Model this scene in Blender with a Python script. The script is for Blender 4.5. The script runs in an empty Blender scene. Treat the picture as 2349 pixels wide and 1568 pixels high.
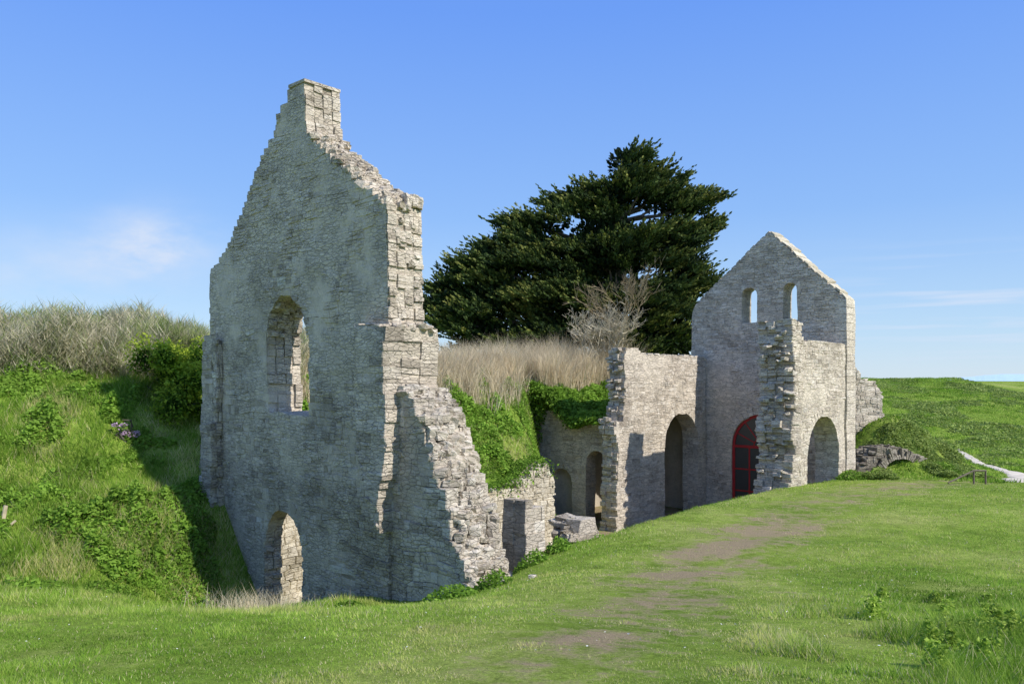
import bpy, bmesh, math, random, time
import numpy as np
from mathutils import Vector, noise as mnoise
T_0=time.time()
def tick(s): print('TICK',s,round(time.time()-T_0,1),flush=True)
QF=.68
random.seed(7); rng=np.random.default_rng(7)
sc=bpy.context.scene
sc.view_settings.view_transform='Standard'; sc.view_settings.look='None'; sc.view_settings.exposure=0
COL=sc.collection
# ------------------------------------------------------------------ frames
# Nave frame: u runs along the nave, v across it; origin at the corner of the tall gable
OX,OY=-2.49,16.0; TH=math.radians(46.4); C,S=math.cos(TH),math.sin(TH)
def uv2(u,v,z=0.0): return (OX+u*C-v*S, OY+u*S+v*C, z)
def to_uv(X,Y):
    dX=X-OX; dY=Y-OY
    return dX*C+dY*S, -dX*S+dY*C
def ss(a,b,x):
    t=np.clip((x-a)/(b-a),0,1); return t*t*(3-2*t)
def vnoise(x,y,seed=0):
    x=np.asarray(x,float); y=np.asarray(y,float)
    xi=np.floor(x).astype(np.int64); yi=np.floor(y).astype(np.int64)
    fx=x-xi; fy=y-yi; fx=fx*fx*(3-2*fx); fy=fy*fy*(3-2*fy)
    def h(a,b):
        n=(a*374761393+b*668265263+seed*1442695)&0x7fffffff
        n=((n^(n>>13))*1274126177)&0x7fffffff
        return ((n^(n>>16))&0xffff)/65535.0
    return (h(xi,yi)*(1-fx)+h(xi+1,yi)*fx)*(1-fy)+(h(xi,yi+1)*(1-fx)+h(xi+1,yi+1)*fx)*fy
def fbm(x,y,seed=0,o=4):
    r=0;a=.5;t=0
    for i in range(o):
        r=r+a*vnoise(x*2**i+i*7.3,y*2**i-i*3.1,seed+i); t+=a; a*=.5
    return r/t
FLOOR=-6.15
def H(X,Y,carve=True):
    X=np.asarray(X,float); Y=np.asarray(Y,float)
    u,v=to_uv(X,Y)
    P=np.interp(Y,[-80,-5,3,5,8,11,14,18,22,28,34,40,46,60,75,95,140,300],
                  [-1.2,-1.4,-1.7,-1.95,-2.45,-2.9,-3.3,-3.45,-3.5,-3.75,-4.05,-4.15,-3.8,-1.7,.25,-.4,-8,-25])
    P=P+.3*(fbm(X/14,Y/14,3)-.5)*ss(36,50,Y)+.10*(fbm(X/3,Y/3,5)-.5)*ss(36,44,Y)
    E=-ss(8.5,15.5,Y)*1.0*ss(1.5,-2.5,X)*(1-.8*ss(-4,-6.5,X)*ss(14,11.5,Y))
    Sg=P+E
    Sg=Sg+2.4*np.exp(-((X-17.2)/2.0)**2-((Y-36.6)/2.0)**2)+.5*np.exp(-((X-19.2)/1.5)**2-((Y-36.4)/1.5)**2)
    Sg=Sg+.25*(fbm(X/5,Y/5,11)-.5)*ss(4,8,Y)
    hol=1.2*np.exp(-((v-4.2)/1.9)**2)*ss(-5,-1.5,u)*(1-ss(1,2,u))
    S0=Sg-hol
    q=Y-.4*(X+8)
    Zm=np.interp(q,[10,16.5,19,21.4,23.8,26,30,60,90,200],[-4.3,-4.4,-3.6,-2.6,-.8,.1,.6,.8,-1,-20])+.8*(fbm(X/2.2,Y/2.2,21)-.5)+.3*(fbm(X/.8,Y/.8,22)-.5)
    Z=S0*(1-ss(4.4,7.8,v))+Zm*ss(4.4,7.8,v)
    crest=np.interp(u,[0,1.7,5.4,11,16,18.2,40],[-2.9,-2.6,-2.0,-1.1,-.5,.1,.1])
    wd=np.interp(u,[0,16,18.2],[2.2,2.0,.8])
    k=ss(0,1,(v-crest)/wd)
    zs=Sg*(1-k)+FLOOR*k
    Zn=np.interp(v,[6.6,7.2,8.5,10,12,20,60],[-3.7,-3.5,-2.5,-1.0,.1,.6,.6])+.6*(fbm(X/2,Y/2,31)-.5)
    far=np.interp(Y,[60,90,300],[0,-1.5,-26])
    Zn=Zn+far
    if not carve: return np.maximum(Zn,-1.65+.45*ss(18.3,20,u))
    cw=ss(-1.2,1.2,u-13.1-np.maximum(v-7.2,0)*.95)*(1-ss(10.2,12.6,v))
    cw=np.where(u>16.8,np.maximum(cw,1-ss(11.4,12.4,v)),cw)
    Zc=Zn*(1-cw)+FLOOR*cw
    kn=ss(6.7,7.1,v)
    Zi=zs*(1-kn)+Zc*kn
    we=ss(24.0,24.7,u)
    ke=ss(3,9,v)*(1-ss(38,47,Y)*ss(13,19,X))
    Ze=Sg*(1-ke)+Zn*ke
    Zi=Zi*(1-we)+Ze*we
    wi=ss(.15,.85,u)
    Z=Z*(1-wi)+Zi*wi
    Z=Z+.06*(fbm(X*1.3,Y*1.3,41)-.5)
    Z=Z-22*ss(70,200,np.abs(X))
    return Z
def Hs(x,y): return float(H(np.array([x]),np.array([y]))[0])
PATH=[(25.7,46,.4),(23.9,41.3,.55),(22.7,37.2,.7),(21.7,34,.9),(20.5,31.8,1.3),(19.6,30.9,1.7),(22,29.6,1.8),(28,28.8,1.6)]
def smoothpath(pts):
    P=[]
    for k in range(len(pts)-1):
        for f_ in np.linspace(0,1,14,endpoint=False): P.append(tuple(np.array(pts[k])*(1-f_)+np.array(pts[k+1])*f_))
    P=np.array(P)
    for it in range(12): P[1:-1]=.5*P[1:-1]+.25*(P[:-2]+P[2:])
    return P
PP=smoothpath(PATH)
def pathdist(X,Y):
    d=np.full(np.shape(X),99.)
    for p in PP[::2]: d=np.minimum(d,np.hypot(X-p[0],Y-p[1])-p[2]/2)
    return d
TR=np.array([(-.6,3.),(.5,6),(1.9,10),(3.6,14),(5.6,18),(8.,22),(11,26.2),(15,29.5),(18.,31)])
def trackd(X,Y):
    d=np.full(np.shape(X),99.)
    for a,b in zip(TR[:-1],TR[1:]):
        ab=b-a; t=np.clip(((X-a[0])*ab[0]+(Y-a[1])*ab[1])/(ab@ab),0,1)
        d=np.minimum(d,np.hypot(X-a[0]-ab[0]*t,Y-a[1]-ab[1]*t))
    return d
# ------------------------------------------------------------------ materials
def newmat(n):
    m=bpy.data.materials.new(n); m.use_nodes=True; t=m.node_tree; t.nodes.clear()
    return m,t
class NT:
    def __init__(s,t): s.t=t
    def n(s,ty,**kw):
        nd=s.t.nodes.new(ty)
        for k,v in kw.items(): setattr(nd,k,v)
        return nd
    def l(s,a,b): s.t.links.new(a,b)
    def noise(s,vec,scale,detail=4,rough=.6):
        nd=s.n('ShaderNodeTexNoise'); nd.inputs['Scale'].default_value=scale; nd.inputs['Detail'].default_value=detail; nd.inputs['Roughness'].default_value=rough
        s.l(vec,nd.inputs['Vector']); return nd.outputs['Fac']
    def ramp(s,fac,stops,interp='LINEAR'):
        nd=s.n('ShaderNodeValToRGB'); cr=nd.color_ramp; cr.interpolation=interp
        while len(cr.elements)<len(stops): cr.elements.new(.5)
        for e,(p,c) in zip(cr.elements,stops):
            e.position=p; e.color=(c,c,c,1) if isinstance(c,(int,float)) else (*c,1)
        s.l(fac,nd.inputs[0]); return nd.outputs[0]
    def mix(s,f,a,b,mode='MIX'):
        nd=s.n('ShaderNodeMix',data_type='RGBA',blend_type=mode)
        for sock,val in ((nd.inputs[0],f),(nd.inputs[6],a),(nd.inputs[7],b)):
            if isinstance(val,(int,float)): sock.default_value=val if sock==nd.inputs[0] else (val,val,val,1)
            elif isinstance(val,tuple): sock.default_value=(*val,1)
            else: s.l(val,sock)
        return nd.outputs[2]
    def math(s,op,a,b=0.0,c=None):
        nd=s.n('ShaderNodeMath',operation=op)
        for i,val in enumerate((a,b)):
            if isinstance(val,(int,float)): nd.inputs[i].default_value=val
            else: s.l(val,nd.inputs[i])
        return nd.outputs[0]
def stone_mat(name,ramp_stops,stain=.78,lich=.62,bump=.6,crack=.8,vs=5.,zsc=2.3,mlo=.36,mhi=.5,joint=.6,low_tone=1.):
    m,t=newmat(name); g=NT(t)
    out=g.n('ShaderNodeOutputMaterial'); b=g.n('ShaderNodeBsdfPrincipled'); b.inputs['Roughness'].default_value=.95
    b.inputs['Specular IOR Level'].default_value=.1
    geo=g.n('ShaderNodeNewGeometry'); pos=geo.outputs['Position']
    at=g.n('ShaderNodeAttribute',attribute_name='tint')
    base=g.ramp(at.outputs['Fac'],ramp_stops)
    nM=g.noise(pos,3.5,8,.7); nL=g.noise(pos,.7,5,.6); nF=g.noise(pos,22,6,.7)
    sc2=g.n('ShaderNodeVectorMath',operation='MULTIPLY'); g.l(pos,sc2.inputs[0]); sc2.inputs[1].default_value=(1,1,zsc)
    wp=g.n('ShaderNodeVectorMath',operation='MULTIPLY_ADD')
    nz=g.n('ShaderNodeTexNoise'); nz.inputs['Scale'].default_value=3; g.l(pos,nz.inputs['Vector'])
    g.l(nz.outputs['Color'],wp.inputs[0]); wp.inputs[1].default_value=(.3,.3,.18); g.l(sc2.outputs[0],wp.inputs[2])
    vo=g.n('ShaderNodeTexVoronoi',feature='DISTANCE_TO_EDGE'); vo.inputs['Scale'].default_value=vs; g.l(wp.outputs[0],vo.inputs['Vector'])
    vc=g.n('ShaderNodeTexVoronoi',feature='F1'); vc.inputs['Scale'].default_value=vs; g.l(wp.outputs[0],vc.inputs['Vector'])
    sv_=g.n('ShaderNodeSeparateColor'); g.l(vc.outputs['Color'],sv_.inputs[0])
    vmask=g.ramp(g.noise(pos,1.1,4,.6),[(mlo,0.),(mhi,1.)]); vm=g.math('MULTIPLY',vmask,crack)
    c=g.mix(vm,base,g.mix(1.0,base,g.ramp(sv_.outputs[0],[(0.,.80),(.5,1.),(1.,1.14)]),'MULTIPLY'))
    c=g.mix(1.0,c,g.ramp(nM,[(.3,.84),(.5,1.0),(.72,1.12)]),'MULTIPLY')
    c=g.mix(1.0,c,g.ramp(nF,[(.3,.76),(.55,1.0),(.75,1.14)]),'MULTIPLY')
    c=g.mix(1.0,c,g.ramp(nL,[(.34,stain),(.5,1.0),(.7,1.06)]),'MULTIPLY')
    if low_tone<1:   # lower courses are darker rubble
        sp_=g.n('ShaderNodeSeparateXYZ'); g.l(pos,sp_.inputs[0])
        hz=g.math('ADD',g.math('MULTIPLY',g.math('ADD',sp_.outputs[2],6.),.1),g.math('MULTIPLY',g.math('SUBTRACT',nL,.5),.8))
        c=g.mix(1.0,c,g.ramp(hz,[(.3,low_tone),(.62,1.04)]),'MULTIPLY')
    l1=g.ramp(g.noise(pos,7,7,.75),[(lich,0.),(lich+.05,1.)])
    c=g.mix(g.math('MULTIPLY',l1,.5),c,(.72,.69,.61))
    l2=g.ramp(g.noise(pos,11,5,.7),[(.62,0.),(.69,1.)])
    c=g.mix(g.math('MULTIPLY',l2,.5),c,(.16,.14,.105))
    sx=g.n('ShaderNodeSeparateXYZ'); g.l(geo.outputs['Normal'],sx.inputs[0])
    up=g.ramp(sx.outputs[2],[(.45,0.),(.9,1.)])
    ms=g.math('MULTIPLY',up,g.ramp(g.noise(pos,2.3,5,.7),[(.54,0.),(.66,.7)]))
    c=g.mix(ms,c,(.22,.20,.08))
    c2=g.mix(vm,c,g.mix(1.0,c,g.ramp(vo.outputs['Distance'],[(0.,joint),(.07,1.0)]),'MULTIPLY'))
    g.l(c2,b.inputs['Base Color'])
    cr=g.ramp(vo.outputs['Distance'],[(0.,0.),(.08,1.)])
    hsum=g.math('ADD',g.math('MULTIPLY',nM,1.0),g.math('MULTIPLY',nF,.8))
    hsum=g.math('ADD',hsum,g.math('MULTIPLY',g.math('MULTIPLY',cr,vm),.8))
    bp=g.n('ShaderNodeBump'); bp.inputs['Strength'].default_value=bump; bp.inputs['Distance'].default_value=.06
    g.l(hsum,bp.inputs['Height']); g.l(bp.outputs[0],b.inputs['Normal'])
    g.l(b.outputs[0],out.inputs[0]); return m
M_main=stone_mat('old_grey_rubble_masonry',[(0,(.67,.585,.465)),(.06,(.67,.585,.465)),(.1,(.43,.37,.29)),(.45,(.64,.555,.44)),(.85,(.71,.63,.515)),(1,(.76,.70,.59))],bump=.75,zsc=3.0,low_tone=.82)
M_edge=stone_mat('pale_broken_masonry',[(0,(.56,.49,.39)),(.06,(.56,.49,.39)),(.1,(.40,.345,.27)),(.45,(.58,.51,.41)),(1,(.70,.64,.54))],bump=.7,crack=.75,joint=.5,zsc=2.6)
M_far=stone_mat('coursed_grey_masonry',[(0,(.71,.625,.50)),(.06,(.71,.625,.50)),(.1,(.51,.44,.35)),(.5,(.70,.615,.495)),(1,(.77,.70,.59))],lich=.68,crack=.85,vs=4.2,zsc=3.8,mlo=.26,mhi=.4,joint=.5)
M_warm=stone_mat('warm_limestone_rubble',[(0,(.50,.43,.30)),(.06,(.50,.43,.30)),(.1,(.50,.44,.32)),(.5,(.66,.59,.45)),(1,(.75,.69,.55))],lich=.7,crack=.5)
M_darks=stone_mat('dark_mossy_rubble',[(0,(.12,.10,.08)),(.06,(.12,.10,.08)),(.1,(.18,.15,.12)),(.5,(.32,.28,.22)),(1,(.50,.44,.36))],lich=.66)
M_plas=stone_mat('grey_lime_plaster',[(0,(.50,.44,.35)),(1,(.50,.44,.35))],lich=.72,crack=0.,bump=.3)
def leaf_mat(name,stops,trans=.35,rough=.7):
    m,t=newmat(name); g=NT(t)
    out=g.n('ShaderNodeOutputMaterial'); b=g.n('ShaderNodeBsdfPrincipled'); b.inputs['Roughness'].default_value=rough
    b.inputs['Specular IOR Level'].default_value=.2
    at=g.n('ShaderNodeAttribute',attribute_name='tint'); geo=g.n('ShaderNodeNewGeometry')
    c=g.ramp(at.outputs['Fac'],stops)
    n=g.noise(geo.outputs['Position'],.9,4,.6)
    c=g.mix(1.0,c,g.ramp(n,[(.3,.75),(.7,1.25)]),'MULTIPLY')
    g.l(c,b.inputs['Base Color'])
    tr=g.n('ShaderNodeBsdfTranslucent'); g.l(c,tr.inputs['Color'])
    mx=g.n('ShaderNodeMixShader'); mx.inputs[0].default_value=trans
    g.l(b.outputs[0],mx.inputs[1]); g.l(tr.outputs[0],mx.inputs[2]); g.l(mx.outputs[0],out.inputs[0]); return m
M_grass=leaf_mat('grass_blades',[(0,(.11,.21,.018)),(.4,(.24,.41,.045)),(.75,(.41,.55,.095)),(.93,(.56,.58,.19)),(1,(.70,.62,.36))],.42)
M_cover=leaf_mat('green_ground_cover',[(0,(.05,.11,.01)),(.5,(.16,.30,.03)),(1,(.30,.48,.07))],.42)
M_weed=leaf_mat('pale_green_weeds',[(0,(.10,.18,.02)),(.5,(.28,.44,.05)),(1,(.52,.64,.13))],.45)
M_scrub=leaf_mat('dune_scrub_leaves',[(0,(.14,.20,.04)),(.5,(.23,.33,.07)),(1,(.35,.43,.12))],.35)
M_dry=leaf_mat('dry_grass',[(0,(.34,.28,.16)),(.4,(.62,.52,.34)),(.8,(.78,.69,.50)),(.97,(.78,.69,.50)),(1,(.26,.30,.10))],.38)
M_brush=leaf_mat('pale_brush',[(0,(.24,.23,.13)),(.5,(.49,.45,.29)),(.8,(.67,.62,.45)),(.88,(.67,.62,.45)),(.92,(.25,.32,.10)),(1,(.36,.43,.15))],.38)
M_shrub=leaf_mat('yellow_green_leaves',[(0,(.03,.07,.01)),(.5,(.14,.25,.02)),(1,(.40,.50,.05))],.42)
M_cyp=leaf_mat('cypress_foliage',[(0,(.010,.02,.008)),(.4,(.026,.052,.014)),(.7,(.08,.12,.026)),(1,(.24,.25,.06))],.14)  # dark stops hold the crown's painted inner shade, light stops its highlights
def plain(name,col,rough=.8,var=.3,scale=6,bump=.2,spec=.3):
    m,t=newmat(name); g=NT(t)
    out=g.n('ShaderNodeOutputMaterial'); b=g.n('ShaderNodeBsdfPrincipled'); b.inputs['Roughness'].default_value=rough; b.inputs['Specular IOR Level'].default_value=spec
    geo=g.n('ShaderNodeNewGeometry'); n=g.noise(geo.outputs['Position'],scale,6,.65)
    c=g.mix(1.0,col,g.ramp(n,[(.3,1-var),(.7,1+var)]),'MULTIPLY'); g.l(c,b.inputs['Base Color'])
    bp=g.n('ShaderNodeBump'); bp.inputs['Strength'].default_value=bump; bp.inputs['Distance'].default_value=.03
    g.l(n,bp.inputs['Height']); g.l(bp.outputs[0],b.inputs['Normal']); g.l(b.outputs[0],out.inputs[0]); return m
M_bark=plain('bark',(.12,.10,.08)); M_dead=plain('dead_wood',(.54,.48,.34),scale=3); M_dead2=plain('brown_dead_wood',(.34,.27,.16),scale=3)
M_red=plain('dark_red_paint',(.38,.025,.028),.5,.15); M_glass=plain('dark_glass',(.05,.052,.05),.3,.1,1,0,.5)  # glass is opaque, in one dark grey
M_path=plain('pale_sand',(.64,.57,.46),.95,.25,2.5,.5); M_wood=plain('weathered_wood',(.16,.13,.10))
M_sea=plain('hazy_sea',(.38,.52,.68),1,.04,.02,0,0); M_hill=plain('hazy_hills',(.42,.56,.74),1,.05,.01,0,0)  # distance haze is mixed into the sea and hill colours
M_pink=leaf_mat('pink_flowers',[(0,(.12,.20,.04)),(.4,(.20,.26,.08)),(.5,(.50,.32,.48)),(1,(.75,.55,.72))]); M_white=leaf_mat('daisies',[(0,(.7,.7,.65)),(1,(.85,.85,.8))],.1)
def ground_mat():
    m,t=newmat('ground_turf'); g=NT(t)
    out=g.n('ShaderNodeOutputMaterial'); b=g.n('ShaderNodeBsdfPrincipled'); b.inputs['Roughness'].default_value=1; b.inputs['Specular IOR Level'].default_value=.05
    pos=g.n('ShaderNodeNewGeometry').outputs['Position']
    n1=g.noise(pos,.35,6,.6); n2=g.noise(pos,3,8,.75); n3=g.noise(pos,30,5,.8)
    c=g.ramp(n1,[(.3,(.14,.23,.03)),(.5,(.23,.32,.05)),(.68,(.33,.38,.10))])
    c=g.mix(1.0,c,g.ramp(n2,[(.3,.6),(.5,1.),(.7,1.35)]),'MULTIPLY')
    c=g.mix(1.0,c,g.ramp(n3,[(.3,.6),(.5,1.),(.7,1.4)]),'MULTIPLY')
    at=g.n('ShaderNodeAttribute',attribute_name='bare')
    nn=g.math('ADD',g.math('MULTIPLY',g.math('SUBTRACT',n2,.5),2.2),g.math('MULTIPLY',g.math('SUBTRACT',g.noise(pos,.9,4,.6),.5),1.4))
    bare=g.ramp(g.math('ADD',at.outputs['Fac'],nn),[(.34,0.),(.78,.95)])
    c=g.mix(bare,c,g.mix(1.0,(.35,.27,.17),g.ramp(n3,[(.3,.7),(.7,1.3)]),'MULTIPLY'))
    g.l(c,b.inputs['Base Color'])
    bp=g.n('ShaderNodeBump'); bp.inputs['Strength'].default_value=.7; bp.inputs['Distance'].default_value=.06
    g.l(g.math('ADD',n2,n3),bp.inputs['Height']); g.l(bp.outputs[0],b.inputs['Normal']); g.l(b.outputs[0],out.inputs[0]); return m
M_ground=ground_mat()
# ------------------------------------------------------------------ mesh helpers
def link(o,label=None,cat=None,kind=None,parent=None,group=None):
    COL.objects.link(o)
    if label: o['label']=label
    if cat: o['category']=cat
    if kind: o['kind']=kind
    if group: o['group']=group
    if parent: o.parent=parent
    return o
def mesh_np(name,V,loops,sizes,mat,tint=None,smooth=False):
    me=bpy.data.meshes.new(name); nV=len(V); nF=len(sizes)
    me.vertices.add(nV); me.vertices.foreach_set('co',np.ascontiguousarray(V,np.float32).ravel())
    me.loops.add(len(loops)); me.loops.foreach_set('vertex_index',np.ascontiguousarray(loops,np.int32))
    me.polygons.add(nF); st=np.concatenate([[0],np.cumsum(sizes)[:-1]]).astype(np.int32)
    me.polygons.foreach_set('loop_start',st)
    me.materials.append(mat)
    me.update(calc_edges=True)
    if tint is not None:
        a=me.attributes.new('tint','FLOAT','FACE'); a.data.foreach_set('value',np.ascontiguousarray(tint,np.float32))
    me.polygons.foreach_set('use_smooth',np.full(nF,smooth,bool))
    return bpy.data.objects.new(name,me)
def blades(name,P,h,w,lean,tint,mat,two=False):
    N=len(P); a=rng.uniform(0,2*np.pi,N); la=rng.uniform(0,2*np.pi,N)
    d=np.stack([np.cos(a),np.sin(a),np.zeros(N)],1)*(w/2)[:,None]
    L=np.stack([np.cos(la)*lean,np.sin(la)*lean,h],1)
    if not two:
        V=np.stack([P-d,P+d,P+L],1).reshape(-1,3)
        return mesh_np(name,V,np.arange(3*N),np.full(N,3),mat,tint)
    mid=P+L*np.array([.3,.3,.6])
    V=np.stack([P-d,P+d,mid+d*.75,mid-d*.75,P+L],1).reshape(-1,3)
    b=np.arange(N)*5
    loops=np.stack([b,b+1,b+2,b+3,b+3,b+2,b+4],1).ravel()
    sizes=np.tile([4,3],N)
    return mesh_np(name,V,loops,sizes,mat,np.repeat(tint,2))
def leaves(name,P,size,tint,mat,flat=.5,D=None,wid=.38):
    N=len(P); r=rng.normal(size=(N,3)); r[:,2]*=flat; 
    if D is not None: r=D+r*.35
    r/=np.linalg.norm(r,axis=1)[:,None]
    n=rng.normal(size=(N,3)); s=np.cross(r,n); s/=np.linalg.norm(s,axis=1)[:,None]
    a=r*size[:,None]; b=s*(size*wid)[:,None]
    V=np.stack([P-a*.5,P+b*.6,P+a*.6,P-b*.6],1).reshape(-1,3)
    return mesh_np(name,V,np.arange(4*N),np.full(N,4),mat,tint)
class MB:
    def __init__(s): s.V=[];s.F=[];s.T=[]
    def box8(s,p,t=.5):
        b=len(s.V); s.V+=p
        for f in ((0,3,2,1),(4,5,6,7),(0,1,5,4),(1,2,6,5),(2,3,7,6),(3,0,4,7)): s.F.append(tuple(b+i for i in f)); s.T.append(t)
    def obj(s,name,mat,recalc=True,warp=0.):
        if warp:
            VV=[]
            for p in s.V:
                q=Vector(p); n1=mnoise.noise_vector(q*1.1); n2=mnoise.noise_vector(q*5.3)
                VV.append(tuple(q+n1*.035*warp+n2*.016*warp))
            s.V=VV
        me=bpy.data.meshes.new(name); me.from_pydata(s.V,[],s.F); me.materials.append(mat)
        a=me.attributes.new('tint','FLOAT','FACE'); a.data.foreach_set('value',np.array(s.T,np.float32))
        if recalc:
            bm=bmesh.new(); bm.from_mesh(me); bmesh.ops.recalc_face_normals(bm,faces=bm.faces); bm.to_mesh(me); bm.free()
        return bpy.data.objects.new(name,me)
def tube(mb,pts,rad,n=6,t=.5):
    b0=len(mb.V)
    for i,p in enumerate(pts):
        p=Vector(p); q=Vector(pts[min(i+1,len(pts)-1)])-Vector(pts[max(i-1,0)]); q.normalize()
        a=q.orthogonal().normalized(); c=q.cross(a)
        for k in range(n):
            an=2*math.pi*k/n; mb.V.append(tuple(p+(a*math.cos(an)+c*math.sin(an))*rad[i]))
    for i in range(len(pts)-1):
        for k in range(n):
            mb.F.append((b0+i*n+k,b0+i*n+(k+1)%n,b0+(i+1)*n+(k+1)%n,b0+(i+1)*n+k)); mb.T.append(t)
    mb.F.append(tuple(b0+(len(pts)-1)*n+k for k in range(n))); mb.T.append(t)
# ------------------------------------------------------------------ masonry
def crossings(poly,z):
    xs=[]
    for i in range(len(poly)):
        (x0,z0),(x1,z1)=poly[i],poly[(i+1)%len(poly)]
        if (z0<=z)!=(z1<=z): xs.append(x0+(x1-x0)*(z-z0)/(z1-z0))
    xs.sort(); return [(xs[i],xs[i+1]) for i in range(0,len(xs)-1,2)]
def subtract(iv,cut):
    out=[]
    for a,b,fa,fb in iv:
        cur=[(a,b,fa,fb)]
        for c,d in cut:
            nx=[]
            for (p,q,f,g) in cur:
                if d<=p or c>=q: nx.append((p,q,f,g)); continue
                if c>p: nx.append((p,c,f,1))
                if d<q: nx.append((d,q,1,g))
            cur=nx
        out+=cur
    return out
def masonry(mb,fr,outline,holes,t0,t1,row=.2,slen=.34,rag=.12,seed=1,prot=.028,wob=.035,smooth=.35,wythes=2,split=.25,smoothfn=None,hrag=0.,bseed=None):
    R=random.Random(seed)
    zs=[p[1] for p in outline]; z=min(zs); zt=max(zs)
    bounds=[z]; RB=random.Random(bseed if bseed else seed+1000)
    while bounds[-1]<zt: bounds.append(bounds[-1]+row*RB.uniform(.7,1.35))
    bounds[-1]=zt
    if len(bounds)>2 and bounds[-1]-bounds[-2]<row*.4: bounds.pop(-2)
    sd=bseed if bseed else seed
    def zb(k,s): return bounds[k]+(wob*mnoise.noise(Vector((s*1.3,k*7.7+sd,0.3)))*2 if 0<k<len(bounds)-1 else 0)
    for k in range(len(bounds)-1):
        z0,z1=bounds[k],bounds[k+1]; zm=(z0+z1)/2
        iv=[(a,b,0,0) for a,b in crossings(outline,zm)]
        for h in holes: iv=subtract(iv,crossings(h,zm))
        for a,b,fa,fb in iv:
            if b-a<.08: continue
            def slope(x,flag):
                if flag==0 and rag>0: return 0,0
                best=(0,0)
                for poly in ([outline] if flag==0 else holes):
                    for zz,idx in ((z0+.001,0),(z1-.001,1)):
                        for c in crossings(poly,zz):
                            for e in c:
                                if abs(e-x)<row*1.5:
                                    best=(e-x,best[1]) if idx==0 else (best[0],e-x)
                return best
            sa=slope(a,fa); sb=slope(b,fb)
            ra=hrag*.8 if fa else rag*.8; rb=hrag*.8 if fb else rag*.8
            A,B=a+ra+.012,b-rb-.012
            if B-A>.05:
                n=max(1,int((B-A)/.5)); 
                for m in range(n):
                    f0=m/n; f1=(m+1)/n
                    q=[]
                    for j in (0,1):
                        la=A+sa[j]; lb=B+sb[j]; p0=la+(lb-la)*f0; p1=la+(lb-la)*f1
                        kk=k+j; dz=-.03 if kk==len(bounds)-1 else 0
                        q+=[(p0,t0,zb(kk,p0)+dz),(p1,t0,zb(kk,p1)+dz),(p1,t1,zb(kk,p1)+dz),(p0,t1,zb(kk,p0)+dz)]
                    mb.box8([fr(*p) for p in q],0.)
            for w in range(wythes):
                ta=t0+(t1-t0)*w/wythes; tb=t0+(t1-t0)*(w+1)/wythes
                ga=hrag if fa else rag; gb=hrag if fb else rag
                ea=a+R.uniform(-ga,ga*1.1); eb=b+R.uniform(-gb*1.1,gb)
                if eb-ea<.06: continue
                x=ea; cuts=[ea]
                while x<eb:
                    x+=slen*R.choice([.55,.8,1.,1.25,1.7])*R.uniform(.8,1.2); cuts.append(x)
                cuts[-1]=eb
                if len(cuts)>2 and cuts[-1]-cuts[-2]<.1: cuts.pop(-2)
                leans=[R.uniform(-.02,.02) for _ in cuts]; leans[0]=leans[-1]=0
                for m in range(len(cuts)-1):
                    c0,c1=cuts[m],cuts[m+1]
                    first=m==0; last=m==len(cuts)-2
                    parts=[(0.,1.)]
                    if R.random()<split and c1-c0>.2:
                        f=R.uniform(.4,.6); parts=[(0,f),(f,1.)]
                    for (f0,f1) in parts:
                        tint=min(1,max(.1,R.gauss(.5,.2)))
                        sm=smoothfn(c0,zm) if smoothfn else smooth
                        nn=mnoise.noise(Vector((c0*.7+seed*3.1,zm*.6,ta)))*.9+.5
                        p=prot*R.uniform(.3,1.2)
                        if nn<sm: p=-.02
                        edge=(w==0 or w==wythes-1)
                        g=.007
                        def X(side,f):
                            if side==0: return c0+g*.5+(sa[0]*(1-f)+sa[1]*f if first and (fa or rag==0) else leans[m]*f)
                            return c1-g*.5+(sb[0]*(1-f)+sb[1]*f if last and (fb or rag==0) else leans[m+1]*f)
                        def Z(xx,f): 
                            lo=zb(k,xx)+g*.5; hi=zb(k+1,xx)-g*.5; return lo+(hi-lo)*f
                        g0=f0+(.03 if f0>0 else 0); g1=f1-(.03 if f1<1 else 0)
                        ring=[(X(0,g0),Z(X(0,g0),g0)),(X(1,g0),Z(X(1,g0),g0)),(X(1,g1),Z(X(1,g1),g1)),(X(0,g1),Z(X(0,g1),g1))]
                        if ring[1][0]-ring[0][0]<.03: continue
                        cx=sum(r[0] for r in ring)/4; cz=sum(r[1] for r in ring)/4
                        b_=len(mb.V)
                        if w==0: ti,tf,sg=tb-.01,ta,-1
                        elif w==wythes-1: ti,tf,sg=ta+.01,tb,1
                        else: ti,tf,sg=tb-.01,ta+.0,-1; 
                        if not edge: p=-.0
                        ins=.016
                        for r in ring: mb.V.append(fr(r[0],ti,r[1]))
                        for r in ring: mb.V.append(fr(r[0],tf+sg*p*.35,r[1]))
                        for r in ring:
                            dx=cx-r[0]; dz=cz-r[1]; L=math.hypot(dx,dz)+1e-6
                            mb.V.append(fr(r[0]+dx/L*ins*1.5,tf+sg*(p+R.uniform(-.008,.008)),r[1]+dz/L*ins*1.2))
                        for f in ((3,2,1,0),(8,9,10,11)): mb.F.append(tuple(b_+i for i in f)); mb.T.append(tint)
                        for o in (0,4):
                            for i in range(4):
                                j=(i+1)%4; mb.F.append((b_+o+i,b_+o+j,b_+o+4+j,b_+o+4+i)); mb.T.append(tint)
def FU(s,t,z): return uv2(t,s,z)   # wall across the nave: s=v, t=u
def FV(s,t,z): return uv2(s,t,z)   # wall along the nave: s=u, t=v
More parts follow.
